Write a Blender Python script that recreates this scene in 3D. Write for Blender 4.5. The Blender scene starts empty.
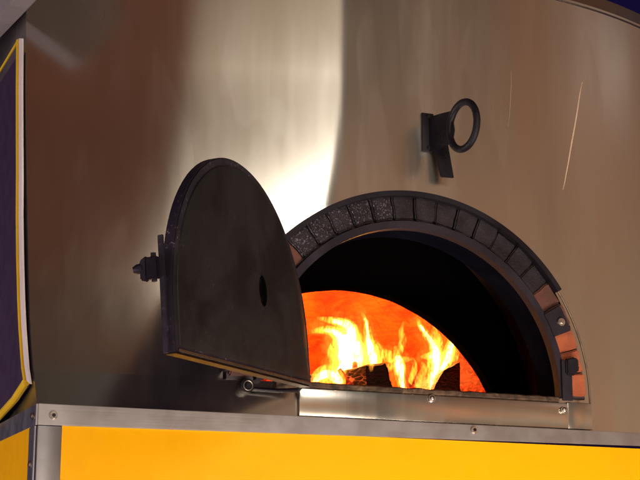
import bpy, bmesh, math, random
from mathutils import Vector, Matrix, noise
R = math.radians
random.seed(7)
scene = bpy.context.scene
COL = scene.collection

# ------------------------------------------------------------------ camera
cam_d = bpy.data.cameras.new('camera')
cam = bpy.data.objects.new('camera', cam_d); COL.objects.link(cam)
cam.location = (-1.358, -2.788, 1.575)
cam.rotation_euler = (R(90 + 13.4), 0, R(-22.5))
cam_d.sensor_width = 36; cam_d.lens = 1525 / 640 * 36
cam_d.clip_start = 0.05; cam_d.clip_end = 500
scene.camera = cam
scene.render.resolution_x = 1024; scene.render.resolution_y = 768

# ------------------------------------------------------------------ view
scene.view_settings.view_transform = 'Standard'
scene.view_settings.look = 'None'
scene.view_settings.exposure = 0
scene.view_settings.gamma = 1

# ------------------------------------------------------------------ node helpers
class NT:
    def __init__(s, nt): s.nt = nt; s.n = nt.nodes; s.l = nt.links
    def add(s, t, **kw):
        n = s.n.new(t)
        for k, v in kw.items(): setattr(n, k, v)
        return n
    def val(s, sock, v):
        if isinstance(v, bpy.types.NodeSocket): s.l.new(v, sock)
        elif v is not None: sock.default_value = v
    def math(s, op, a, b=None, c=None, clamp=False):
        n = s.add('ShaderNodeMath', operation=op, use_clamp=clamp)
        s.val(n.inputs[0], a)
        if b is not None: s.val(n.inputs[1], b)
        if c is not None: s.val(n.inputs[2], c)
        return n.outputs[0]
    def mapr(s, v, a, b, c, d, smooth=True):
        n = s.add('ShaderNodeMapRange', interpolation_type='SMOOTHSTEP' if smooth else 'LINEAR')
        s.val(n.inputs[0], v)
        for i, q in enumerate((a, b, c, d)): n.inputs[1 + i].default_value = q
        return n.outputs[0]
    def ramp(s, v, stops, interp='LINEAR'):
        n = s.add('ShaderNodeValToRGB'); n.color_ramp.interpolation = interp
        e = n.color_ramp.elements
        while len(e) < len(stops): e.new(0.5)
        for q, (p, c) in zip(e, stops):
            q.position = p; q.color = (c[0], c[1], c[2], 1) if not isinstance(c, (int, float)) else (c, c, c, 1)
        s.val(n.inputs[0], v)
        return n.outputs[0]
    def noise(s, vec, scale=5, detail=3, rough=.5, dist=0, stretch=None):
        if stretch is not None:
            m = s.add('ShaderNodeMapping'); m.inputs['Scale'].default_value = stretch
            s.l.new(vec, m.inputs['Vector']); vec = m.outputs[0]
        n = s.add('ShaderNodeTexNoise')
        n.inputs['Scale'].default_value = scale; n.inputs['Detail'].default_value = detail
        n.inputs['Roughness'].default_value = rough; n.inputs['Distortion'].default_value = dist
        if vec is not None: s.l.new(vec, n.inputs['Vector'])
        return n.outputs['Fac']
    def mix(s, f, a, b, mode='MIX'):
        n = s.add('ShaderNodeMix', data_type='RGBA', blend_type=mode)
        s.val(n.inputs['Factor'], f)
        for k, v in ((6, a), (7, b)):
            if isinstance(v, tuple): v = (v[0], v[1], v[2], 1)
            s.val(n.inputs[k], v)
        return n.outputs[2]
    def bump(s, h, strength=.3, dist=.01, nrm=None):
        n = s.add('ShaderNodeBump'); n.inputs['Strength'].default_value = strength
        n.inputs['Distance'].default_value = dist; s.l.new(h, n.inputs['Height'])
        if nrm is not None: s.l.new(nrm, n.inputs['Normal'])
        return n.outputs[0]
    def obj(s): return s.add('ShaderNodeTexCoord').outputs['Object']

# ------------------------------------------------------------------ world: dim warm market evening in front, night blue behind
world = bpy.data.worlds.new('World'); scene.world = world; world.use_nodes = True
w = NT(world.node_tree); w.n.clear()
out = w.add('ShaderNodeOutputWorld'); bg = w.add('ShaderNodeBackground')
w.l.new(bg.outputs[0], out.inputs[0])
gen = w.add('ShaderNodeTexCoord').outputs['Generated']
sp = w.add('ShaderNodeSeparateXYZ'); w.l.new(gen, sp.inputs[0])
X, Y, Z = sp.outputs
az = w.math('ARCTAN2', X, w.math('MULTIPLY', Y, -1))            # 0 towards the viewer's side, + to the right
el = w.math('ARCSINE', Z)
elev = w.ramp(w.mapr(el, R(-20), R(60), 0, 1, False),
              [(0.0, (.10, .055, .035)), (0.22, (.42, .29, .195)), (0.34, (.42, .265, .170)), (0.45, (.25, .15, .095)),
               (0.56, (.13, .082, .060)), (0.72, (.075, .042, .030)), (1.0, (.045, .027, .022))])
cv = w.add('ShaderNodeCombineXYZ')
w.val(cv.inputs[0], w.math('MULTIPLY', az, 5.0)); w.val(cv.inputs[1], w.math('MULTIPLY', el, 1.3))
st = w.ramp(w.noise(cv.outputs[0], 3.0, 4, .6, .4), [(.3, .45), (.45, .8), (.52, 1.15), (.62, 1.1), (.75, 1.9)])
cv2 = w.add('ShaderNodeCombineXYZ')
w.val(cv2.inputs[0], w.math('MULTIPLY', az, 2.0)); w.val(cv2.inputs[1], w.math('MULTIPLY', el, 2.0))
tint = w.mix(w.mapr(w.noise(cv2.outputs[0], 2.2, 2, .5), .42, .58, 0, 1), (1.26, .86, .66), (.84, .96, .98))
c = w.mix(1, elev, st, 'MULTIPLY'); c = w.mix(1, c, tint, 'MULTIPLY')
lefts = w.mix(1, w.mix(w.mapr(el, R(20), R(50), 0, 1), (.125, .048, .026), (.085, .034, .020)), st, 'MULTIPLY')
c = w.mix(w.mapr(az, R(-34), R(-16), 1, 0), c, lefts)
# grey-green strip and pale patch put into the world for the steel to reflect
dark_strip = w.math('MULTIPLY', w.mapr(az, R(6), R(9), 0, 1), w.mapr(az, R(19), R(23), 1, 0))
c = w.mix(w.math('MULTIPLY', dark_strip, .8), c, (.085, .085, .070))
pale_patch = w.math('MULTIPLY', w.math('MULTIPLY', w.mapr(az, R(50), R(54), 0, 1), w.mapr(az, R(72), R(76), 1, 0)), w.math('MULTIPLY', w.mapr(el, R(17.0), R(18.5), 0, 1), w.mapr(el, R(20), R(22), 1, 0)))
c = w.mix(w.math('MULTIPLY', pale_patch, .75), c, (.62, .50, .42))
c = w.mix(w.math('MULTIPLY', w.mapr(az, R(-100), R(-66), 1, 0), w.mapr(el, R(5), R(25), 1, .3)), c, (.20, .13, .22))
warm_patch = w.math('MULTIPLY', w.math('MULTIPLY', w.mapr(az, R(-24), R(-15), 0, 1), w.mapr(az, R(2), R(9), 1, 0)), w.math('MULTIPLY', w.mapr(el, R(2), R(12), 0, 1), w.mapr(el, R(18), R(31), 1, .03)))
c = w.mix(warm_patch, c, (.64, .51, .36))          # warm patch put into the world for the steel's highlight
front = w.mapr(Y, -.15, .25, 1, 0)
c = w.mix(front, (.005, .003, .022), c)
w.l.new(c, bg.inputs[0]); bg.inputs[1].default_value = 1.22

# ------------------------------------------------------------------ market lamps and added fill lamps
def area(name, loc, target, sx, sy, power, col, spread=180):
    l = bpy.data.lights.new(name, 'AREA'); l.shape = 'RECTANGLE'; l.size = sx; l.size_y = sy
    l.energy = power; l.color = col; l.spread = R(spread)
    o = bpy.data.objects.new(name, l); COL.objects.link(o); o.location = loc
    o.rotation_euler = (Vector(target) - Vector(loc)).to_track_quat('-Z', 'Y').to_euler()
    return o
area('stall_lamp', (-.42, -3.1, 3.26), (-.25, 0, 2.5), 1.05, .56, 14, (1, .92, .78))
area('low_front_fill', (-.6, -5.0, .4), (0, 0, 1.8), 3.2, .6, 75, (1, .80, .60))  # added unseen fill from below for the front and yellow panel
area('panel_uplight_fill', (.35, -1.9, .35), (.1, 0, 1.72), 2.0, .3, 17, (1, .84, .66), 75)  # added unseen uplight that brightens the yellow panel
area('violet_neon', (-3.6, -1.0, .9), (-.6, 0, 2.2), .3, 1.6, 7, (.50, .30, 1.0))
area('left_side_fill', (-4.4, .4, .5), (-.77, .3, 2.0), 1.2, .6, 85, (1, .88, .8))  # added unseen fill for the left side panels

# ------------------------------------------------------------------ materials
def pmat(name, col, rough=.5, metal=0, spec=.5):
    m = bpy.data.materials.new(name); m.use_nodes = True
    t = NT(m.node_tree); b = t.n['Principled BSDF']
    b.inputs['Base Color'].default_value = (*col, 1); b.inputs['Roughness'].default_value = rough
    b.inputs['Metallic'].default_value = metal; b.inputs['Specular IOR Level'].default_value = spec
    return m, t, b

def m_steel():
    m, t, b = pmat('brushed_stainless_steel', (.60, .575, .55), .2, 1)
    o = t.obj()
    br = t.noise(o, 1, 4, .6, 0, (260, 260, 5))
    cl = t.noise(o, 2.6, 3, .5, .3, (1, 1, .5))
    sm = t.noise(o, 6, 3, .5, .3, (1.3, 1, .35))
    t.l.new(t.mix(t.mapr(cl, .35, .7, 0, 1), (.62, .59, .56), (.56, .53, .49)), b.inputs['Base Color'])
    r = t.math('ADD', t.mapr(cl, .3, .7, .15, .22), t.math('MULTIPLY', t.mapr(sm, .4, .75, 0, 1), .05))
    # wiped streaks
    wp = t.noise(o, 4, 2, .5, .0, (7, 7, .8))
    r = t.math('ADD', r, t.mapr(wp, .45, .75, 0, .03))
    rot = t.add('ShaderNodeMapping'); rot.inputs['Rotation'].default_value = (0, R(38), 0); rot.inputs['Scale'].default_value = (3.2, 1, .8); t.l.new(o, rot.inputs[0])
    for sc, lo, hi, am, v in ((1.6, .50, .515, .022, rot.outputs[0]), (3.1, .56, .60, .018, rot.outputs[0]), (2.2, .52, .60, .022, None)):
        q = t.noise(v, sc, 2, .55, .4) if v is not None else t.noise(o, sc, 3, .55, .2, (3.0, 1, .55))
        r = t.math('ADD', r, t.mapr(q, lo, hi, 0, am))
    t.l.new(r, b.inputs['Roughness'])
    b.inputs['Anisotropic'].default_value = .35
    n1 = t.bump(br, .05, .0006)
    d = t.noise(o, 2.3, 1, .4, 0, (1.6, 1.0, .35))
    t.l.new(t.bump(d, .16, .010, n1), b.inputs['Normal'])
    return m
def m_plate(name, col, rough, sc=1.0, dk=.62):
    m, t, b = pmat(name, col, rough, 1)
    o = t.obj(); n = t.noise(o, 14 * sc, 6, .65, .6)
    t.l.new(t.mix(t.mapr(n, .35, .7, 0, 1), col, tuple(c * dk for c in col)), b.inputs['Base Color'])
    t.l.new(t.mapr(t.noise(o, 40 * sc, 4, .6), .3, .7, rough - .03, rough + .06), b.inputs['Roughness'])
    t.l.new(t.bump(t.noise(o, 1, 3, .5, 0, (6, 300, 300)), .12, .0008), b.inputs['Normal'])
    return m
def m_black_iron(name, base=(.016, .015, .019), speck=(.16, .15, .17), rough=.42, amt=.66, spec=.3):
    m, t, b = pmat(name, base, rough, .0, spec)
    o = t.obj(); n = t.noise(o, 150, 3, .7); n2 = t.noise(o, 7, 5, .6, .8)
    sp = t.math('MULTIPLY', t.mapr(n, amt, amt + .06, 0, 1), t.mapr(n2, .45, .62, 0, 1))
    c = t.mix(t.mapr(n2, .3, .7, 0, 1), base, tuple(x * 1.9 for x in base))
    t.l.new(t.mix(sp, c, speck), b.inputs['Base Color'])
    t.l.new(t.mapr(n2, .3, .7, rough - .1, rough + .2), b.inputs['Roughness'])
    h = t.math('ADD', n, t.math('MULTIPLY', t.noise(o, 30, 4, .6), 1.5))
    t.l.new(t.bump(h, .35, .002), b.inputs['Normal'])
    return m
def m_sooty_brick(name, amt):
    m, t, b = pmat(name, (.05, .045, .06), .42, 0, .3)
    o = t.obj(); n = t.noise(o, 260, 2, .7); n2 = t.noise(o, 12, 4, .6, .5)
    c = t.mix(t.mapr(n2, .35, .7, 0, 1), (.009, .007, .011), (.026, .021, .031))
    sp = t.mapr(n, .56, .68, 0, 1)
    t.l.new(t.mix(t.math('MULTIPLY', sp, amt), c, (.17, .14, .22)), b.inputs['Base Color'])
    t.l.new(t.bump(n, .35 + .4 * amt, .0022), b.inputs['Normal'])
    return m
def m_brick(name, ca, cb):
    m, t, b = pmat(name, ca, .75)
    o = t.obj(); n2 = t.noise(o, 22, 5, .65, .4)
    c = t.mix(t.mapr(n2, .35, .7, 0, 1), ca, cb)
    so = t.mapr(t.noise(o, 9, 4, .6, 1), .55, .72, 0, .65)
    t.l.new(t.mix(so, c, (.10, .045, .03)), b.inputs['Base Color'])
    t.l.new(t.bump(t.noise(o, 160, 4, .6), .4, .002), b.inputs['Normal'])
    return m
def m_paint(name, col, rough=.3, dirt=.5, spec=.4):
    m, t, b = pmat(name, col, rough, 0, spec)
    o = t.obj(); n = t.noise(o, 6, 5, .6, .8)
    t.l.new(t.mix(t.mapr(n, .4, .75, 0, dirt), col, tuple(c * .82 for c in col)), b.inputs['Base Color'])
    t.l.new(t.mapr(t.noise(o, 25, 4, .6), .3, .7, rough - .06, rough + .15), b.inputs['Roughness'])
    t.l.new(t.bump(t.noise(o, 3, 2, .5), .12, .01), b.inputs['Normal'])
    return m
def m_stone():
    m, t, b = pmat('worn_sill_stone', (.16, .10, .06), .8)
    o = t.obj(); n = t.noise(o, 40, 6, .7, .6)
    t.l.new(t.ramp(n, [(.32, (.015, .009, .006)), (.46, (.05, .028, .018)), (.60, (.11, .065, .04)), (.74, (.26, .19, .13))]), b.inputs['Base Color'])
    t.l.new(t.bump(n, .8, .004), b.inputs['Normal'])
    return m
def m_firebrick():
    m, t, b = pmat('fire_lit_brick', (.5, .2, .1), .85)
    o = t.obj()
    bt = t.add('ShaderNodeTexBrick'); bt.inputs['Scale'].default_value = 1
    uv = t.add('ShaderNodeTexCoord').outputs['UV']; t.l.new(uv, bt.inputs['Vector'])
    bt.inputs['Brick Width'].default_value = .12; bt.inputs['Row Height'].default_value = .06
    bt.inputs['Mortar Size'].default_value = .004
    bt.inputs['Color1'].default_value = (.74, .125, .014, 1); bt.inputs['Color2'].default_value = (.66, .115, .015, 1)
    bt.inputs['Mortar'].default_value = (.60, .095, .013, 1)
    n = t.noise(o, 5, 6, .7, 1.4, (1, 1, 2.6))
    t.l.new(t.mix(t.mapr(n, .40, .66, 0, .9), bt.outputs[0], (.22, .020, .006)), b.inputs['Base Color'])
    t.l.new(t.bump(t.noise(o, 24, 5, .6), .7, .015), b.inputs['Normal'])
    return m
def m_charred(name, glow):
    m, t, b = pmat(name, (.02, .012, .01), .9)
    o = t.obj()
    v = t.add('ShaderNodeTexVoronoi', feature='DISTANCE_TO_EDGE'); v.inputs['Scale'].default_value = 70; v.feature = 'DISTANCE_TO_EDGE'; v.inputs['Randomness'].default_value = 1
    mp = t.add('ShaderNodeMapping'); mp.inputs['Scale'].default_value = (.8, .5, 1.7); t.l.new(o, mp.inputs[0]); t.l.new(mp.outputs[0], v.inputs[0])
    ed = t.mapr(v.outputs['Distance'], .02, .16, 1, 0)
    n = t.mapr(t.noise(o, 16, 4, .6, .5), .40, .64, 0, 1)
    e = t.math('MULTIPLY', t.math('MULTIPLY', ed, n), glow)
    b.inputs['Emission Color'].default_value = (1, .13, .02, 1); t.l.new(e, b.inputs['Emission Strength'])
    t.l.new(t.bump(v.outputs['Distance'], .9, .01), b.inputs['Normal'])
    return m
def m_ember():
    m, t, b = pmat('glowing_ember_bed', (.08, .02, .01), .9)
    o = t.obj(); n = t.noise(o, 60, 5, .7, .7)
    t.l.new(t.ramp(n, [(.38, (.30, .006, .002)), (.55, (.9, .025, .004)), (.70, (1, .16, .02))]), b.inputs['Emission Color'])
    t.l.new(t.mapr(n, .35, .75, .15, 1.5), b.inputs['Emission Strength'])
    t.l.new(t.bump(n, 1, .01), b.inputs['Normal'])
    return m
def m_flame(name, strength, col):
    m = bpy.data.materials.new(name); m.use_nodes = True
    t = NT(m.node_tree); t.n.clear()
    o = t.add('ShaderNodeOutputMaterial'); e = t.add('ShaderNodeEmission')
    e.inputs[0].default_value = (*col, 1)
    n = t.noise(t.obj(), 1, 3, .55, 1.6, (95, 50, 26))
    t.l.new(t.mapr(n, .40, .64, strength * .10, strength * 1.9), e.inputs[1])
    t.l.new(e.outputs[0], o.inputs['Volume'])
    m.cycles.volume_step_rate = .25
    m.cycles.homogeneous_volume = False
    return m
STEEL = m_steel()
ALU = m_plate('brushed_aluminium', (.42, .41, .45), .42, .5, .9)
PLATE = m_plate('scuffed_steel_plate', (.44, .41, .38), .38, .6, .88)
DPLATE = m_black_iron('sooty_steel_strap', (.018, .015, .022), (.10, .09, .11), .75, .66, .08)
BOLT = m_plate('bolt_metal', (.66, .62, .58), .28, 3)
DOORM = m_black_iron('door_black_iron', (.0065, .006, .0075), (.07, .065, .07), .60, .655)
RIMM = m_black_iron('door_rim_iron', (.012, .010, .017), (.20, .18, .22), .42, .60)
BLK = m_black_iron('black_painted_iron', (.005, .004, .008), (.04, .04, .05), .45)
LINING = m_black_iron('sooty_lining_iron', (.003, .0035, .007), (.02, .02, .03), .9, .66, .0)
THROAT = m_black_iron('sooted_vault', (.030, .015, .011), (.05, .03, .02), .95, .66, .02)
SOOT = pmat('soot', (.0018, .0016, .0018), .97, 0, .0)[0]
WORN = m_plate('worn_edge_metal', (.27, .21, .155), .5, 3)
BRONZE = m_plate('bronze_underside', (.07, .05, .033), .45, 1)  # brown tone of the door's underside plate
SBRICK = m_sooty_brick('sooty_brick', .10); SBRICK2 = m_sooty_brick('glinting_sooty_brick', .85)  # second brick: violet sparkle painted into its specks
GLINT2 = pmat('painted_faint_glint', (.42, .30, .22), .4, .5)[0]  # reflected streak on the steel, painted fainter
GLINT = pmat('painted_glint', (.66, .52, .42), .35)[0]  # pale colour standing in for a reflected streak on the steel
RBRICK = m_brick('red_brick', (.38, .095, .035), (.29, .068, .03))
DBRICK = m_brick('darkened_red_brick', (.11, .036, .026), (.07, .028, .024))
MORTAR = m_brick('smoked_mortar', (.03, .024, .032), (.06, .05, .06))
STONE = m_stone()
YEL = m_paint('yellow_panel_paint', (.93, .455, .001), .42, .35, .2)
VIOLET = m_paint('violet_panel_paint', (.045, .024, .06), .55, .6)
YTRIM = m_paint('yellow_trim_paint', (.80, .52, .02), .4, .6)
WTRIM = m_paint('white_trim_paint', (.80, .74, .76), .5, .5)
ROOFM = m_paint('grey_roof_paint', (.30, .27, .28), .55, .9)
FIREB = m_firebrick()
LOGM = m_charred('charred_log_bark', 1.3); LOGE = m_charred('charred_log_end', .0)
STICK = m_ember(); EMBER = m_ember()
GLOW = m_flame('flame_fringe_gas', 10, (1, .20, .015))
FLAME = m_flame('flame_gas', 85, (1, .34, .028)); FLAME2 = m_flame('flame_core_gas', 420, (1, .55, .14))

# ------------------------------------------------------------------ object helpers
ORG = {}
def tag(o, label=None, cat=None, group=None, kind=None):
    if label: o['label'] = label
    if cat: o['category'] = cat
    if group: o['group'] = group
    if kind: o['kind'] = kind
    return o
def thing(name, loc, label, cat, group=None):
    o = bpy.data.objects.new(name, None); COL.objects.link(o); o.location = loc; o.empty_display_size = .1
    ORG[o.name] = Vector(loc); return tag(o, label, cat, group)
def obj(name, bm, mats, parent=None, label=None, smooth=35, origin=None):
    """mesh coordinates are world coordinates; children share their thing's origin"""
    if not isinstance(mats, (list, tuple)): mats = [mats]
    org = ORG[parent.name] if parent else Vector(origin or (0, 0, 0))
    bm.transform(Matrix.Translation(-org))
    me = bpy.data.meshes.new(name); bm.normal_update(); bm.to_mesh(me); bm.free()
    for m in mats: me.materials.append(m)
    if smooth: me.shade_smooth(); me.set_sharp_from_angle(angle=R(smooth))
    o = bpy.data.objects.new(name, me); COL.objects.link(o)
    if parent: o.parent = parent
    else: o.location = org
    ORG[o.name] = org
    if label: o['label'] = label
    return o
def new(): return bmesh.new()
def box(bm, x0, x1, y0, y1, z0, z1, bev=0, mi=0):
    b2 = new(); bmesh.ops.create_cube(b2, size=1)
    b2.transform(Matrix.Translation(((x0 + x1) / 2, (y0 + y1) / 2, (z0 + z1) / 2)) @ Matrix.Diagonal((x1 - x0, y1 - y0, z1 - z0, 1)))
    if bev: bmesh.ops.bevel(b2, geom=b2.edges[:], offset=bev, segments=2, affect='EDGES', profile=.5)
    merge(bm, b2, mi)
def merge(bm, b2, mi=0, M=None):
    if M is not None: b2.transform(M)
    mp = {v: bm.verts.new(v.co) for v in b2.verts}
    for f in b2.faces:
        try: g = bm.faces.new([mp[v] for v in f.verts]); g.material_index = mi; g.smooth = True
        except ValueError: pass
    b2.free()
def cyl(bm, p, ax, r0, r1, h, seg=24, bev=0, mi=0):
    b2 = new(); bmesh.ops.create_cone(b2, cap_ends=True, segments=seg, radius1=r0, radius2=r1, depth=h)
    if bev: bmesh.ops.bevel(b2, geom=[e for e in b2.edges if e.calc_face_angle(0) > .8], offset=bev, segments=2, affect='EDGES')
    q = Vector((0, 0, 1)).rotation_difference(Vector(ax).normalized()).to_matrix().to_4x4()
    merge(bm, b2, mi, Matrix.Translation(Vector(p) + Vector(ax).normalized() * h / 2) @ q)
def ball(bm, p, rx, ry, rz, mi=0, sub=3):
    b2 = new(); bmesh.ops.create_icosphere(b2, subdivisions=sub, radius=1)
    merge(bm, b2, mi, Matrix.Translation(p) @ Matrix.Diagonal((rx, ry, rz, 1)))
def tube(bm, pts, rad, seg=12, mi=0, closed=False):
    pts = [Vector(p) for p in pts]; n = len(pts); rings = []
    if isinstance(rad, (int, float)): rad = [rad] * n
    nrm = None
    for i, p in enumerate(pts):
        a = pts[(i - 1) % n] if closed or i > 0 else p; c = pts[(i + 1) % n] if closed or i < n - 1 else p
        t = (c - a).normalized()
        if nrm is None: nrm = t.orthogonal().normalized()
        nrm = (nrm - t * nrm.dot(t)).normalized(); b = t.cross(nrm)
        rings.append([bm.verts.new(p + (nrm * math.cos(q) + b * math.sin(q)) * rad[i]) for q in (2 * math.pi * k / seg for k in range(seg))])
    rng = range(n if closed else n - 1)
    if closed:  # align last ring to first by nearest vertex
        f0 = rings[0][0].co; sh = min(range(seg), key=lambda k: (rings[-1][k].co - f0).length)
    for i in rng:
        A = rings[i]; B = rings[(i + 1) % n]
        for k in range(seg):
            if closed and i == n - 1: f = (A[(k + sh) % seg], A[(k + 1 + sh) % seg], B[(k + 1) % seg], B[k])
            else: f = (A[k], A[(k + 1) % seg], B[(k + 1) % seg], B[k])
            g = bm.faces.new(f); g.material_index = mi
    if not closed:
        bm.faces.new(rings[0][::-1]).material_index = mi; bm.faces.new(rings[-1]).material_index = mi
def prism(bm, pts, ext, mi=0, bev=0):
    """closed outline (3D points) extruded by vector ext"""
    b2 = new(); vs = [b2.verts.new(p) for p in pts]; f = b2.faces.new(vs)
    r = bmesh.ops.extrude_face_region(b2, geom=[f])
    for v in [g for g in r['geom'] if isinstance(g, bmesh.types.BMVert)]: v.co += Vector(ext)
    bmesh.ops.recalc_face_normals(b2, faces=b2.faces[:])
    if bev: bmesh.ops.bevel(b2, geom=[e for e in b2.edges if e.calc_face_angle(0) > .5], offset=bev, segments=2, affect='EDGES')
    merge(bm, b2, mi)
def arcband(bm, cx, cz, r0, r1, y0, y1, a0=0, a1=math.pi, n=64, mi=0):
    """solid arch band between radii r0..r1 and depths y0..y1"""
    rings = []
    for i in range(n + 1):
        a = a0 + (a1 - a0) * i / n; c, s = math.cos(a), math.sin(a)
        rings.append([bm.verts.new((cx + r * c, y, cz + r * s)) for r, y in ((r0, y0), (r1, y0), (r1, y1), (r0, y1))])
    for A, B in zip(rings, rings[1:]):
        for k in range(4):
            g = bm.faces.new((A[k], A[(k + 1) % 4], B[(k + 1) % 4], B[k])); g.material_index = mi
    bm.faces.new(rings[0]).material_index = mi; bm.faces.new(rings[-1][::-1]).material_index = mi
    bmesh.ops.recalc_face_normals(bm, faces=bm.faces[:])

# ================================================================== THE OVEN
CX, CZ = .008, 2.0           # arch centre on the front plane (y = 0, front faces -y)
XL, XR, ZB, ZT = -.767, .95, 1.932, 2.912
oven = thing('pizza_oven', (0, .5, 1.932), 'large stainless steel wood-fired pizza oven with an arched sooty brick mouth, fire burning inside', 'pizza oven')
def edge_s(z):
    d = z - 1.93
    return .18 * (1 - math.exp(-d / .28)) + .12 * d
def sp_(u, w): return w * math.log1p(math.exp(u / w)) if u / w < 30 else u
def shell_y(x, z):
    q = min(1, max(0, (2.66 - z) / .45)); u = -.150 - .05 * q * q * (3 - 2 * q) - x
    h = (.25 * sp_(u, .006) + .36 * sp_(u - .335, .022))
    h /= (.25 * .612 + .36 * .277)
    y = h * edge_s(z)
    v = x - .22
    y += .45 * sp_(v, .03) ** 2 if v > -.2 else 0
    k = min(1, max(0, (math.hypot(x - CX, z - CZ) - .42) / .12)); k = k * k * (3 - 2 * k)
    y += k * .0012 * noise.noise((x * 7.0, z * 1.6, 3.1)) + k * .0004 * noise.noise((x * 19.0, z * 3.0, 8.1))
    return y
def body_shell():
    bm = new(); NA, NR = 300, 90; rings = []
    for i in range(NA + 1):
        a = math.pi * i / NA; c, s = math.cos(a), math.sin(a)
        t = 1e9
        if c > 1e-6: t = min(t, (XR - CX) / c)
        if c < -1e-6: t = min(t, (XL - CX) / c)
        if s > 1e-6: t = min(t, (ZT - CZ) / s)
        row = []
        for j in range(NR + 1):
            r = .412 + (t - .412) * j / NR; x = CX + r * c; z = CZ + r * s
            row.append(bm.verts.new((x, shell_y(x, z), z)))
        rings.append(row)
    for A, B in zip(rings, rings[1:]):
        for j in range(NR): bm.faces.new((A[j], A[j + 1], B[j + 1], B[j]))
    # inward return round the mouth
    prev = None
    for i in range(NA + 1):
        a = math.pi * i / NA; v = rings[i][0]
        q = bm.verts.new((v.co.x, .10, v.co.z))
        if prev: bm.faces.new((prev[0], prev[1], q, v))
        prev = (v, q)
    # strip below the arch springing
    N = 120; low = []
    for i in range(N + 1):
        x = XL + (XR - XL) * i / N
        low.append((bm.verts.new((x, shell_y(x, CZ), CZ)), bm.verts.new((x, shell_y(x, ZB), ZB))))
    for A, B in zip(low, low[1:]): bm.faces.new((A[0], A[1], B[1], B[0]))
    # side and top returns
    zs = [ZB + (ZT - ZB) * i / 40 for i in range(41)]; pr = None
    for z in zs:
        a = bm.verts.new((XL, shell_y(XL, z), z)); b = bm.verts.new((XL + .06, 1.4, z))
        if pr: bm.faces.new((pr[0], a, b, pr[1]))
        pr = (a, b)
    bmesh.ops.recalc_face_normals(bm, faces=bm.faces[:])
    return bm
sh = obj('steel_housing', body_shell(), STEEL, oven, smooth=60)
# rolled top rim leaning back above the front sheet
bm = new(); N = 120; pr = None
for i in range(N + 1):
    x = XL + (XR - XL) * i / N; y = shell_y(x, ZT)
    prof = [(y - .001, ZT), (y - .004, ZT + .002), (y - .004, ZT + .007), (y + .003, ZT + .009), (y + .012, ZT + .045), (y + .03, ZT + .052), (1.4, ZT + .20)]
    ring = [bm.verts.new((x, a, b)) for a, b in prof]
    if pr:
        for k in range(len(prof) - 1): bm.faces.new((pr[k], pr[k + 1], ring[k + 1], ring[k]))
    pr = ring
bmesh.ops.recalc_face_normals(bm, faces=bm.faces[:])
obj('top_rim', bm, STEEL, oven, smooth=40)
# long pale ridges coloured to stand in for light reflected in the sheet
def glint(pts, w):
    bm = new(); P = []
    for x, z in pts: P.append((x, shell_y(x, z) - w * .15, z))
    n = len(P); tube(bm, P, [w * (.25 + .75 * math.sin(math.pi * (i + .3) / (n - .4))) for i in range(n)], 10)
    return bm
obj('glint_ridge', glint([(.452, 2.728), (.446, 2.708), (.441, 2.690), (.433, 2.655), (.423, 2.615), (.412, 2.575), (.401, 2.53), (.389, 2.485), (.383, 2.465)], .0020), GLINT, oven, 'painted bright slanting glint on the right of the steel front')
obj('glint_ridge', glint([(.2545, 2.72), (.2535, 2.69), (.2505, 2.655), (.247, 2.62), (.242, 2.59)], .0012), GLINT2, oven, 'painted faint upright glint above the arch')

# brick ring
bm = new(); NB = 24
for i in range(NB):
    a0 = math.pi * i / NB + .004; a1 = math.pi * (i + 1) / NB - .004
    am = (a0 + a1) / 2; deg = math.degrees(am)
    b2 = new(); ro = .4035 + random.uniform(-.002, .001); ri = .351
    vs = []
    yf = -.004 + random.uniform(-.004, .003); a0 += random.uniform(-.002, .002)
    for y in (yf, .11):
        for r, a in ((ri, a0), (ri, a1), (ro, a1), (ro, a0)):
            vs.append(b2.verts.new((CX + r * math.cos(a), y, CZ + .004 + r * math.sin(a))))
    for f in ((0, 1, 2, 3), (7, 6, 5, 4), (0, 4, 5, 1), (1, 5, 6, 2), (2, 6, 7, 3), (3, 7, 4, 0)): b2.faces.new([vs[k] for k in f])
    bmesh.ops.recalc_face_normals(b2, faces=b2.faces[:])
    bmesh.ops.bevel(b2, geom=b2.edges[:], offset=.003, segments=2, affect='EDGES')
    bmesh.ops.subdivide_edges(b2, edges=[e for e in b2.edges if e.calc_length() > .012], cuts=4, use_grid_fill=True)
    for v in b2.verts: v.co += Vector((noise.noise(v.co * 55), noise.noise(v.co * 55 + Vector((7, 0, 0))), noise.noise(v.co * 55 + Vector((0, 9, 0))))) * .0022
    mi = 0
    if deg < 23: mi = 1
    elif deg < 38 or deg > 133: mi = 2
    elif deg > 100: mi = 3
    merge(bm, b2, mi)
ring = obj('brick_arch', bm, [SBRICK, RBRICK, DBRICK, SBRICK2], oven, smooth=40)
bm = new(); arcband(bm, CX, CZ, .350, .406, .006, .10)
obj('mortar', bm, MORTAR, ring)
# dark edging band round the outside of the ring, bright cut edge of the sheet
bm = new(); arcband(bm, CX, CZ, .4025, .4135, -.020, .03, R(34), R(178), 110)
obj('arch_edging', bm, BLK, oven)
bm = new(); tube(bm, [(CX + .4135 * math.cos(R(a)), -.002, CZ - .012 + .4135 * math.sin(R(a)) + (.012 if a > 3 else 0)) for a in range(0, 64)], .0022, 8)
obj('cut_edge', bm, WORN, oven)
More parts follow.
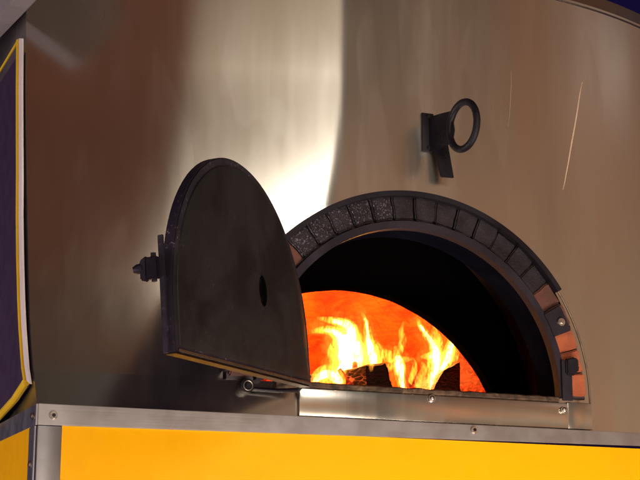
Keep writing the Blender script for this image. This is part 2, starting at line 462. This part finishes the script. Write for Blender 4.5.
# steel strap lining the mouth
bm = new(); arcband(bm, CX, CZ, .3345, .3505, -.012, .010, 0, math.pi, 110)
strap = obj('mouth_strap', bm, DPLATE, oven)
bm = new(); arcband(bm, CX, CZ, .3362, .3505, .0105, .085, 0, math.pi, 110)
obj('sooty_lining', bm, LINING, strap)
bm = new(); arcband(bm, CX, CZ, .3475, .392, -.0150, -.0085, R(21.5), R(30), 10)
obj('strap_lug', bm, DPLATE, strap)
bm = new(); cyl(bm, (CX + .340, -.0152, 2.160), (0, -1, 0), .010, .008, .005, 20, .001)
cyl(bm, (CX + .340, -.0202, 2.160), (0, -1, 0), .004, .004, .003, 6)
obj('bolt', bm, BOLT, strap)
bm = new()
prism(bm, [(CX + .345, -.0125, 2.080), (CX + .368, -.0125, 2.086), (CX + .378, -.0125, 2.078), (CX + .374, -.0125, 2.070), (CX + .379, -.0125, 2.060), (CX + .362, -.0125, 2.044), (CX + .345, -.0125, 2.048)], (0, -.012, 0), 0, .003)
obj('broken_catch', bm, BLK, strap)
bm = new(); box(bm, CX + .337, CX + .362, -.018, -.0125, 1.992, 2.078, .0015)
obj('strap_foot', bm, DPLATE, strap)
# steel plate under the mouth and the worn sill
bm = new(); box(bm, -.252, CX + .352, -.012, .02, 1.9335, 1.9875, .0012); box(bm, CX + .3535, CX + .413, -.009, .02, 1.9335, 1.9905, .0012)
fp = obj('front_plate', bm, STEEL, oven)
for x, z in ((.038, 1.981), (.349, 1.972)):
    bm = new(); cyl(bm, (x, -.012, z), (0, -1, 0), .0085, .0075, .004, 20, .001); ball(bm, (x, -.016, z), .006, .004, .006)
    obj('rivet', bm, BOLT, fp)
bm = new(); NX = 90; pr = None
for i in range(NX + 1):
    x = -.30 + (.340 + .30) * i / NX; j = noise.noise((x * 40, 0, 0)) * .0022; k = noise.noise((x * 55, 5, 0)) * .0022
    ring_ = [bm.verts.new(p) for p in ((x, -.008 + k, 1.9885), (x, -.012 + k, 1.992), (x, -.011 + k, 1.9985 + j), (x, -.004, 2.0015 + j), (x, .34, 2.0015), (x, .34, 1.98), (x, 0, 1.98))]
    if pr:
        for q in range(7): bm.faces.new((pr[q], pr[(q + 1) % 7], ring_[(q + 1) % 7], ring_[q]))
    else: bm.faces.new(ring_[::-1])
    pr = ring_
bm.faces.new(pr); bmesh.ops.recalc_face_normals(bm, faces=bm.faces[:])
obj('worn_sill', bm, STONE, oven)
# sooty throat (flue space) and the inner arch wall
bm = new(); N = 64
def section(r, y, cz=CZ): return [bm.verts.new((CX + r * math.cos(math.pi * i / N), y, cz + r * math.sin(math.pi * i / N))) for i in range(N + 1)]
S = [section(.352, .086), section(.44, .095), section(.46, .329)]
for A, B in zip(S, S[1:]):
    for i in range(N): bm.faces.new((A[i], A[i + 1], B[i + 1], B[i]))
obj('sooty_throat', bm, THROAT, oven)
# inner arch wall: segment arch centre (.01, 1.866) r .406, thick
def arch_pt(a, r=.406): return (.010 + r * math.cos(a), 1.866 + r * math.sin(a))
bm = new(); a0 = math.asin(.134 / .406); front = []; back = []; outer = []; N = 80
for i in range(N + 1):
    a = a0 + (math.pi - 2 * a0) * i / N; x, z = arch_pt(a); b = math.pi * i / N
    jj = 1 + .004 * noise.noise((a * 9, 0, 0))
    x2, z2 = .01 + (x - .01) * jj, 1.866 + (z - 1.866) * jj
    front.append(bm.verts.new((x2, .330, z2))); back.append(bm.verts.new((x2, .36, z2)))
    outer.append(bm.verts.new((CX + .60 * math.cos(b), .330, CZ + .60 * math.sin(b))))
for i in range(N):
    bm.faces.new((front[i], front[i + 1], outer[i + 1], outer[i])); bm.faces.new((front[i], back[i], back[i + 1], front[i + 1]))
bmesh.ops.recalc_face_normals(bm, faces=bm.faces[:])
obj('inner_arch_wall', bm, SOOT, oven, smooth=60)
# domed fire chamber, lit by the fire
bm = new(); NU, NV = 64, 28; uvl = bm.loops.layers.uv.new('UVMap'); G = []
for j in range(NV + 1):
    ph = (math.pi / 2) * j / NV; row = []
    for i in range(NU + 1):
        th = 2 * math.pi * i / NU
        x = .06 + .72 * math.cos(ph) * math.cos(th); y = .82 + .68 * math.cos(ph) * math.sin(th); z = 1.99 + .50 * math.sin(ph)
        d = 1 + .02 * noise.noise((x * 6, y * 6, z * 6))
        row.append(bm.verts.new((.06 + (x - .06) * d, max(.361, .82 + (y - .82) * d), z)))
    G.append(row)
for j in range(NV):
    for i in range(NU):
        cs = [(j, i), (j, i + 1), (j + 1, i + 1), (j + 1, i)]
        if all(G[a][b].co.y < .3615 for a, b in cs): continue
        f = bm.faces.new([G[a][b] for a, b in cs])
        for l, (a, b) in zip(f.loops, cs): l[uvl].uv = (b / NU * 3.8, a / NV * .75)
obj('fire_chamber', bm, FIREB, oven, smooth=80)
bm = new(); box(bm, -.6, .8, .341, 1.5, 1.96, 1.999)
obj('chamber_floor', bm, STONE, oven)

# ------------------------------------------------------------------ ring handle on the front
hx = Vector((.17, -.985, 0)).normalized()
base = Vector((.045, .0, 2.53))
def HP(s, z): return Vector((base.x, base.y, 0)) + hx * s + Vector((0, 0, z))
side = Vector((0, 0, 1)).cross(hx).normalized() * .006
bm = new()
prism(bm, [HP(0, 2.588), HP(.006, 2.586), HP(.05, 2.582), HP(.082, 2.578), HP(.090, 2.535), HP(.082, 2.508), HP(0, 2.508)], side, 0, .0015)
hk = obj('hook_bracket', bm, BLK, oven)
bm = new(); box(bm, .030, .058, -.006, .002, 2.508, 2.594, .0015)
for z in (2.516, 2.586): cyl(bm, (.045, -.006, z), (0, -1, 0), .005, .004, .003, 12)
obj('mounting_plate', bm, BLK, hk)
bm = new(); prism(bm, [(.048, -.010, 2.530), (.082, -.016, 2.530), (.088, -.030, 2.448), (.060, -.026, 2.448)], (.001, -.005, -.001), 0, .0012)
obj('latch_tongue', bm, BLK, hk)
bm = new(); c = HP(.120, 2.536) + side * .5; n = 56
pts = [c + hx * .046 * math.cos(2 * math.pi * i / n) + Vector((0, 0, .050 * math.sin(2 * math.pi * i / n))) for i in range(n)]
tube(bm, pts, .0075, 14, 0, True)
obj('ring_handle', bm, BLK, hk)

# ------------------------------------------------------------------ the open door
DR = Vector((-.246, -.06, 1.986)); DL = Vector((-.657, -.500, 1.962))
du = (DR - DL).normalized(); dn = du.cross(Vector((0, 0, 1))).normalized()
dv = dn.cross(du).normalized() * -1
if dv.z < 0: dv = -dv
if dn.y > 0: dn = -dn
dv = (dv - dn * .06).normalized(); dn = du.cross(dv).normalized()
if dn.y > 0: dn = -dn
W = (DR - DL).length; RR = W / 2; LEG = .084
def DP(u, v, n=0): return DL + du * u + dv * v + dn * n
def outline(ins, n=72, bot=0):
    pts = [(ins, bot), (W - ins, bot)]
    for i in range(n + 1):
        a = math.pi * i / n
        pts.append((W / 2 + (RR - ins) * math.cos(a), LEG + (RR - ins) * math.sin(a) * .985))
    return pts
def door_plate(ins, n0, n1, bot, bev):
    bm = new(); prism(bm, [DP(u, v, n0) for u, v in outline(ins, bot=bot)], dn * (n1 - n0), 0, bev); return bm
door = obj('oven_door', door_plate(.0, -.020, 0.0, 0, .0025), RIMM, oven, 'black half-round iron door swung open to the left of the mouth')
ORG[door.name] = ORG[oven.name]
# inner pan: slightly raised, faintly domed face
bm = new(); P = outline(.015, 72, .010); cu, cvv = W / 2, .16; rings = []
for k, (s, h) in enumerate([(1, 0.0003), (.996, .0022), (.985, .0030), (.90, .004), (.7, .006), (.45, .008), (.2, .009)]):
    rings.append([bm.verts.new(DP(cu + (u - cu) * s, cvv + (v - cvv) * s, h)) for u, v in P])
for A, B in zip(rings, rings[1:]):
    for i in range(len(A)): bm.faces.new((A[i], A[(i + 1) % len(A)], B[(i + 1) % len(A)], B[i]))
bm.faces.new(rings[-1]); bmesh.ops.recalc_face_normals(bm, faces=bm.faces[:])
pan = obj('door_lining', bm, DOORM, door, smooth=25)
bm = new(); pts = [(W * .60 + .019 * math.cos(2 * math.pi * i / 24), .150 + .030 * math.sin(2 * math.pi * i / 24)) for i in range(24)]
prism(bm, [DP(u, v, .0060) for u, v in pts], dn * .003, 0, .001)
obj('spy_hole', bm, SOOT, door)
bm = new(); box0 = [DP(.010, .0005, .0008), DP(W - .004, .0005, .0008), DP(W - .004, .0055, .0008), DP(.010, .0055, .0008)]
prism(bm, box0, dn * .0016, 0, .0006)
obj('lit_worn_lower_edge', bm, WORN, door)  # worn edge with its lit line painted in as lighter brown
bm = new(); prism(bm, [DP(.003, -.001, -.001), DP(W - .003, -.001, -.001), DP(W - .003, -.001, -.019), DP(.003, -.001, -.019)], -dv * .002, 0, 0)
obj('underside_plate', bm, BRONZE, door)
# flange strip standing off the near edge
bm = new(); prism(bm, [DP(-.003, -.002, -.019), DP(-.003, .19, -.019), DP(-.003, .19, -.009), DP(-.003, -.002, -.009)], -du * .004, 0, .001)
obj('edge_strip', bm, RIMM, door)
# latch on the near edge
lt = new()
prism(lt, [DP(-.002, 0.119, -.018), DP(-.002, 0.155, -.018), DP(-.002, 0.155, -.040), DP(-.002, 0.119, -.040)], -du * .012, 0, .002)
latch = obj('door_latch', lt, BLK, door)
bm = new(); prism(bm, [DP(-.014, 0.115, -.038), DP(-.014, 0.158, -.038), DP(-.014, 0.151, -.050), DP(-.014, 0.119, -.050)], du * .010, 0, .002)
obj('keeper', bm, RIMM, latch)
bm = new(); tube(bm, [DP(-.008, 0.139, -.048), DP(-.010, 0.138, -.056), DP(-.012, 0.137, -.062)], [.0085, .008, .005], 12)
tube(bm, [DP(-.006, 0.115, -.028), DP(-.006, 0.162, -.028)], .0045, 10)
obj('latch_pin', bm, RIMM, latch)
# hinge bracket under the door
bm = new(); yb = shell_y(-.36, 1.993)
cyl(bm, (-.361, yb + .002, 1.986), (0, -1, 0), .0145, .0135, yb + .018, 28, .0015)
cyl(bm, (-.361, -.0165, 1.986), (0, -1, 0), .007, .006, .006, 6, .001)
hp = obj('hinge_bolt', bm, BLK, oven)
bm = new(); tube(bm, [(-.361, -.008, 1.981), (-.30, -.016, 1.979), (-.266, -.040, 1.979), (-.264, -.056, 1.986)], .0045, 10)
obj('hinge_arm', bm, BLK, hp)
bm = new(); tube(bm, [(-.361 + .009 * math.cos(2 * math.pi * i / 28), -.0172, 1.986 + .009 * math.sin(2 * math.pi * i / 28)) for i in range(28)], .0012, 8, 0, True)
obj('washer', bm, PLATE, hp)

# ================================================================== YELLOW COUNTER
ctr = thing('yellow_counter', (-.1, .3, 1.2), 'yellow panelled counter with brushed aluminium edging carrying the steel oven', 'counter')
bm = new()
b2 = [(-.767, -.014, 1.8925), (.96, -.014, 1.9075), (.96, -.014, 1.9315), (-.767, -.014, 1.9315)]
prism(bm, b2, (0, .008, 0), 0, .0008)
box(bm, -.767, .96, -.0055, .5, 1.926, 1.9312)
tr = obj('top_trim', bm, ALU, ctr)
bm = new(); prism(bm, [(-.7705, -.010, 1.9315), (-.7705, 1.5, 1.9315), (-.7705, 1.5, 1.902), (-.7705, -.010, 1.8925)], (.0035, 0, 0), 0, .0006)
obj('side_trim', bm, ALU, ctr)
bm = new(); box(bm, -.7665, -.722, -.0125, -.004, 1.25, 1.8915, .0008)
obj('corner_post', bm, ALU, ctr)
bm = new(); box(bm, -.7715, -.7675, -.006, .040, 1.25, 1.8915, .0008)
obj('corner_post', bm, ALU, ctr)
bm = new(); box(bm, -.7210, .96, -.0085, .0, 1.25, 1.8985, .001)
obj('yellow_panel', bm, YEL, ctr)
bm = new(); box(bm, -.7695, -.764, .0415, 1.5, 1.25, 1.9035, .001)
obj('yellow_panel', bm, YEL, ctr, 'narrow yellow panel on the left side')
for x, z in ((-.739, 1.911), (.133, 1.921), (.70, 1.922)):
    bm = new(); cyl(bm, (x, -.014, z), (0, -1, 0), .0085, .0075, .0035, 20, .001); cyl(bm, (x, -.0176, z), (0, -1, 0), .0035, .0035, .001, 10, mi=1)
    obj('rivet', bm, [BOLT, BLK], tr)
for y, z in ((.012, 1.911), (.016, 1.823)):
    bm = new(); cyl(bm, (-.7715, y, z), (-1, 0, 0), .0075, .006, .004, 18, .001)
    obj('rivet', bm, BOLT, tr)

# ================================================================== VIOLET SIDE PANEL
sp0 = thing('side_panel', (-.775, .4, 1.95), 'dark violet side panel with white and yellow edging at the left of the steel oven', 'side panel')
EP = [(.027, 1.972), (.055, 2.005), (.076, 2.044), (.10, 2.09), (.125, 2.150), (.155, 2.24), (.180, 2.33), (.198, 2.42), (.222, 2.52), (.245, 2.62), (.268, 2.74)]
def sidepoly(bm, off, x0, x1):
    pts = [(x0, y + off * .9, z) for y, z in EP]
    pts[0] = (x0, EP[0][0] + off * 1.2, EP[0][1] + .002)
    pts[-1] = (x0, EP[-1][0] + off * .9, 2.742 - off * .6)
    pts += [(x0, 1.6, 2.742 - off * .6 + .02), (x0, 1.6, 1.86 + off * .5), (x0, .352 + off, 1.925 + off * .4)]
    prism(bm, pts, (x1 - x0, 0, 0))
bm = new(); sidepoly(bm, .034, -.772, -.768); obj('violet_sheet', bm, VIOLET, sp0)
bm = new()
def strip(pts, w, x, t=.004):
    """flat band following pts in the side plane, width w towards +y"""
    b = new(); A = []
    for y, z in pts: A.append([b.verts.new((x, y, z)), b.verts.new((x, y + w, z + w * .35)), b.verts.new((x - t, y + w, z + w * .35)), b.verts.new((x - t, y, z))])
    for p, q in zip(A, A[1:]):
        for k in range(4): b.faces.new((p[k], p[(k + 1) % 4], q[(k + 1) % 4], q[k]))
    b.faces.new(A[0]); b.faces.new(A[-1][::-1]); bmesh.ops.recalc_face_normals(b, faces=b.faces[:]); return b
low = [(1.2, 1.845), (.352, 1.931), (.20, 1.943), (.09, 1.957)]
merge(bm, strip([(y, z) for y, z in EP], .033, -.7725))
obj('white_edging', bm, WTRIM, sp0)
bm = new()
tube(bm, [(-.777, y + .036, z + .008) for y, z in EP], .0045, 10)
tube(bm, [(-.777, .063, 1.980), (-.777, .16, 1.960), (-.777, .36, 1.938), (-.777, 1.2, 1.86)], .0075, 10)
tube(bm, [(-.777, .302, 2.748), (-.777, .56, 2.745), (-.777, 1.2, 2.74)], .0028, 10)
obj('yellow_edging', bm, YTRIM, sp0)

# ================================================================== ROOF EDGE top left
rf = thing('roof_beam', (-.80, .8, 2.80), 'grey painted roof beam crossing the top left corner above the violet panel', 'beam')
bm = new(); prism(bm, [(-.775, .10, 2.768), (-.775, .60, 2.842), (-.775, 1.6, 3.0), (-.775, 1.6, 3.25), (-.775, .60, 3.10), (-.775, .10, 3.02), (-.775, .02, 2.90)], (-.05, 0, 0), 0, .004)
obj('beam_profile', bm, ROOFM, rf)
bm = new(); prism(bm, [(-.826, .34, 2.87), (-.826, 1.6, 3.04), (-.826, 1.6, 3.24), (-.826, .34, 3.05)], (-.02, 0, 0), 0, .004)
obj('beam_cap', bm, WTRIM, rf)

# ================================================================== FIRE
def log(name, outline2d, y0, y1, lab, shift=(0, 0)):
    bm = new(); b2 = new(); n = 12; rings = []; n = 24
    m = []
    k = len(outline2d)
    for i in range(k):
        a, b = outline2d[i], outline2d[(i + 1) % k]
        for s in range(9): m.append((a[0] + (b[0] - a[0]) * s / 9, a[1] + (b[1] - a[1]) * s / 9))
    cx = sum(p[0] for p in m) / len(m); cz = sum(p[1] for p in m) / len(m)
    for j in range(n + 1):
        t = j / n; y = y0 + (y1 - y0) * t; row = []
        for x, z in m:
            d = 1 + .16 * noise.noise((x * 34, y * 12, z * 34)) + .05 * noise.noise((x * 110, y * 30, z * 110))
            row.append(b2.verts.new((cx + (x - cx) * d + shift[0] * t, y + .006 * noise.noise((x * 60, 2, z * 60)), cz + (z - cz) * d + shift[1] * t)))
        rings.append(row)
    for A, B in zip(rings, rings[1:]):
        for i in range(len(A)): b2.faces.new((A[i], A[(i + 1) % len(A)], B[(i + 1) % len(A)], B[i]))
    b2.faces.new(rings[0][::-1]).material_index = 1; b2.faces.new(rings[-1]).material_index = 1
    bmesh.ops.recalc_face_normals(b2, faces=b2.faces[:])
    o = obj(name, b2, [LOGM, LOGE], None, smooth=50, origin=(cx, (y0 + y1) / 2, 2.0))
    return tag(o, lab, 'log', 'burning logs in the oven')
log('firewood_log', [(.098, 2.0), (.096, 2.115), (.145, 2.125), (.166, 2.055), (.166, 2.0)], .44, .74, 'charred split log with a glowing red side, near the middle of the fire', (-.09, .0))
log('firewood_log', [(.275, 2.0), (.285, 2.075), (.312, 2.118), (.352, 2.142), (.358, 2.0)], .46, .78, 'charred dark log at the right end of the fire', (.05, 0))
def stick(a, b, r, lab):
    bm = new(); A, B = Vector(a), Vector(b); n = 8
    pts = [A.lerp(B, i / n) + Vector((noise.noise((i * .7, A.x * 30, 0)), 0, noise.noise((i * .7, 4, A.x * 30)))) * .005 for i in range(n + 1)]
    tube(bm, pts, [r * (1 - .35 * i / n) for i in range(n + 1)], 8)
    return tag(obj('burning_stick', bm, STICK, None, origin=a), lab, 'stick', 'burning sticks in the oven')
stick((.060, .45, 2.0), (.105, .52, 2.135), .010, 'glowing orange stick leaning on the left side of the charred split log')
stick((.100, .44, 2.0), (.055, .50, 2.11), .009, 'glowing stick furthest left, below the tallest white flame')
stick((.265, .44, 2.0), (.205, .52, 2.140), .008, 'glowing stick leaning left between the two charred logs')
stick((.205, .44, 2.0), (.255, .50, 2.11), .008, 'glowing stick leaning right between the two charred logs')
bm = new(); NX, NY = 60, 30; G = []
for j in range(NY + 1):
    for i in range(NX + 1):
        x = -.20 + .78 * i / NX; y = .42 + .60 * j / NY
        h = .012 + .05 * max(0, noise.noise((x * 14, y * 14, 0))) + .20 * math.exp(-((x - .50) / .085) ** 2 - ((y - .72) / .12) ** 2) + .14 * math.exp(-((x - .0) / .09) ** 2 - ((y - .74) / .14) ** 2) + .06 * math.exp(-((x - .25) / .12) ** 2 - ((y - .66) / .10) ** 2)
        h += .012 * noise.noise((x * 50, y * 50, 2))
        e = min(i, NX - i, j, NY - j) / 4; h *= min(1, e)
        G.append(bm.verts.new((x, y, 1.9995 + max(.0005, h))))
for j in range(NY):
    for i in range(NX):
        k = j * (NX + 1) + i; bm.faces.new((G[k], G[k + 1], G[k + NX + 2], G[k + NX + 1]))
em = obj('ember_bed', bm, EMBER, None, origin=(.2, .7, 2.0), smooth=80)
tag(em, 'bed of red glowing embers under and behind the burning logs', 'embers', kind='stuff')

FL = [
 [ (0.056, 0.520, 2.062, 0.0044), (0.071, 0.530, 2.097, 0.0178), (0.091, 0.540, 2.138, 0.0267), (0.095, 0.550, 2.174, 0.0267), (0.094, 0.560, 2.205, 0.0178), (0.088, 0.570, 2.228, 0.0067) ],
 [ (0.086, 0.540, 2.157, 0.0178), (0.071, 0.530, 2.189, 0.0156), (0.049, 0.520, 2.205, 0.0100), (0.018, 0.510, 2.206, 0.0067), (-0.019, 0.500, 2.198, 0.0027) ],
 [ (0.108, 0.560, 2.181, 0.0156), (0.103, 0.550, 2.211, 0.0133), (0.086, 0.540, 2.228, 0.0089), (0.050, 0.530, 2.234, 0.0067), (0.005, 0.520, 2.236, 0.0022) ],
 [ (0.105, 0.530, 2.167, 0.0133), (0.101, 0.520, 2.197, 0.0111), (0.091, 0.510, 2.219, 0.0078), (0.069, 0.500, 2.232, 0.0044), (0.041, 0.490, 2.229, 0.0018) ],
 [ (0.144, 0.500, 2.117, 0.0067), (0.137, 0.490, 2.139, 0.0156), (0.127, 0.480, 2.161, 0.0144), (0.115, 0.470, 2.187, 0.0089), (0.108, 0.460, 2.214, 0.0049), (0.098, 0.450, 2.231, 0.0036), (0.081, 0.440, 2.247, 0.0013) ],
 [ (0.117, 0.570, 2.095, 0.0067), (0.126, 0.560, 2.134, 0.0133), (0.127, 0.550, 2.166, 0.0156), (0.117, 0.540, 2.189, 0.0089), (0.097, 0.530, 2.200, 0.0033) ],
 [ (0.186, 0.490, 2.137, 0.0033), (0.174, 0.480, 2.147, 0.0089), (0.156, 0.470, 2.154, 0.0071), (0.139, 0.460, 2.168, 0.0044), (0.124, 0.450, 2.180, 0.0018) ],
 [ (-0.028, 0.470, 2.070, 0.0044), (-0.013, 0.460, 2.086, 0.0133), (0.006, 0.450, 2.092, 0.0167), (0.024, 0.440, 2.078, 0.0133), (0.030, 0.430, 2.058, 0.0044) ],
 [ (0.210, 0.480, 2.065, 0.0067), (0.200, 0.470, 2.096, 0.0111), (0.191, 0.460, 2.123, 0.0144), (0.181, 0.450, 2.145, 0.0089), (0.171, 0.440, 2.167, 0.0027) ],
 [ (0.233, 0.500, 2.073, 0.0067), (0.249, 0.510, 2.104, 0.0078), (0.262, 0.520, 2.136, 0.0067), (0.262, 0.530, 2.157, 0.0022) ],
 [ (0.189, 0.530, 2.118, 0.0044), (0.198, 0.520, 2.132, 0.0089), (0.215, 0.510, 2.144, 0.0100), (0.234, 0.500, 2.148, 0.0056), (0.245, 0.490, 2.150, 0.0018) ],
 [ (0.294, 0.500, 2.072, 0.0044), (0.303, 0.510, 2.107, 0.0078), (0.319, 0.520, 2.139, 0.0156), (0.325, 0.530, 2.168, 0.0144), (0.322, 0.540, 2.197, 0.0084), (0.308, 0.550, 2.223, 0.0067), (0.297, 0.560, 2.246, 0.0049), (0.294, 0.570, 2.270, 0.0018) ],
 [ (0.336, 0.540, 2.183, 0.0089), (0.331, 0.530, 2.206, 0.0078), (0.316, 0.520, 2.228, 0.0049), (0.316, 0.510, 2.244, 0.0040), (0.322, 0.500, 2.250, 0.0013) ],
 [ (0.320, 0.510, 2.153, 0.0111), (0.293, 0.500, 2.159, 0.0078), (0.264, 0.490, 2.154, 0.0018) ],
 [ (0.338, 0.530, 2.132, 0.0067), (0.360, 0.540, 2.159, 0.0111), (0.374, 0.550, 2.187, 0.0111), (0.385, 0.560, 2.212, 0.0078), (0.383, 0.570, 2.228, 0.0040), (0.377, 0.580, 2.240, 0.0016) ],
 [ (0.390, 0.560, 2.159, 0.0044), (0.398, 0.570, 2.186, 0.0067), (0.401, 0.580, 2.211, 0.0033), (0.413, 0.590, 2.231, 0.0013) ],
 [ (0.240, 0.470, 2.075, 0.0044), (0.256, 0.480, 2.101, 0.0078), (0.272, 0.490, 2.127, 0.0056), (0.271, 0.500, 2.143, 0.0018) ],
 [ (0.099, 0.460, 2.075, 0.0044), (0.105, 0.450, 2.103, 0.0067), (0.111, 0.440, 2.121, 0.0044) ],
 [ (0.258, 0.600, 2.182, 0.0089), (0.274, 0.610, 2.210, 0.0089), (0.274, 0.620, 2.237, 0.0067), (0.287, 0.630, 2.265, 0.0022) ],
]
fire = thing('fire', (.2, .52, 2.0), 'bright yellow and orange flames rising over the logs in the oven', 'fire')
def catmull(p, n=6):
    o = []
    for i in range(len(p) - 1):
        a = p[max(0, i - 1)]; b = p[i]; c = p[i + 1]; d = p[min(len(p) - 1, i + 2)]
        for k in range(n):
            t = k / n
            o.append([.5 * (2 * b[q] + (c[q] - a[q]) * t + (2 * a[q] - 5 * b[q] + 4 * c[q] - d[q]) * t * t + (3 * b[q] - a[q] - 3 * c[q] + d[q]) * t ** 3) for q in range(4)])
    o.append(list(p[-1])); return o
def flame(path, k, w, zs=1.0):
    p = catmull(path); bm = new(); seg = 14; rings = []; n = len(p)
    for i, (x, y, z, r) in enumerate(p):
        r = max(.0006, r * w)
        a = Vector(p[max(0, i - 1)][:3]); c = Vector(p[min(n - 1, i + 1)][:3]); t = (c - a).normalized()
        s = t.cross(Vector((0, 1, 0))).normalized(); f = s.cross(t).normalized()
        row = []
        for q in range(seg):
            th = 2 * math.pi * q / seg
            rr = r * (1 + .35 * noise.noise((math.cos(th) * 1.2 + k * 9, math.sin(th) * 1.2, z * 26)))
            row.append(bm.verts.new(Vector((x, y, z)) + s * math.cos(th) * rr + f * math.sin(th) * rr * .9))
        rings.append(row)
    for A, B in zip(rings, rings[1:]):
        for q in range(seg): bm.faces.new((A[q], A[(q + 1) % seg], B[(q + 1) % seg], B[q]))
    bm.faces.new(rings[0][::-1]); bm.faces.new(rings[-1]); bmesh.ops.recalc_face_normals(bm, faces=bm.faces[:])
    return bm
for k, path in enumerate(FL):
    o = obj('flame', flame(path, k, 1.15 if k in (8, 9, 10, 18) else 1.5), FLAME, fire, smooth=180)
    if k in (0, 1, 3, 4, 8, 11, 14):
        fr = [(x, y + .012, z + .012 * i / len(path), r * 1.5 + .008) for i, (x, y, z, r) in enumerate(path)]
        obj('flame_fringe', flame(fr, k + 20.5, 1.3), GLOW, o, smooth=180)
    if max(p[3] for p in path) > .011:
        core = [(x, y, z, r * .55) for x, y, z, r in path[:-1]]
        obj('flame_core', flame(core, k + .5, 1.35), FLAME2, o, smooth=180)
def point(name, loc, e, r, col=(1, .34, .05)):
    l = bpy.data.lights.new(name, 'POINT'); l.energy = e; l.shadow_soft_size = r; l.color = col
    o = bpy.data.objects.new(name, l); COL.objects.link(o); o.location = loc
point('fire_light', (.10, .62, 2.20), 13, .03)
point('fire_light', (.30, .62, 2.18), 10, .03)
point('fire_light', (.16, .85, 2.16), 15, .03)
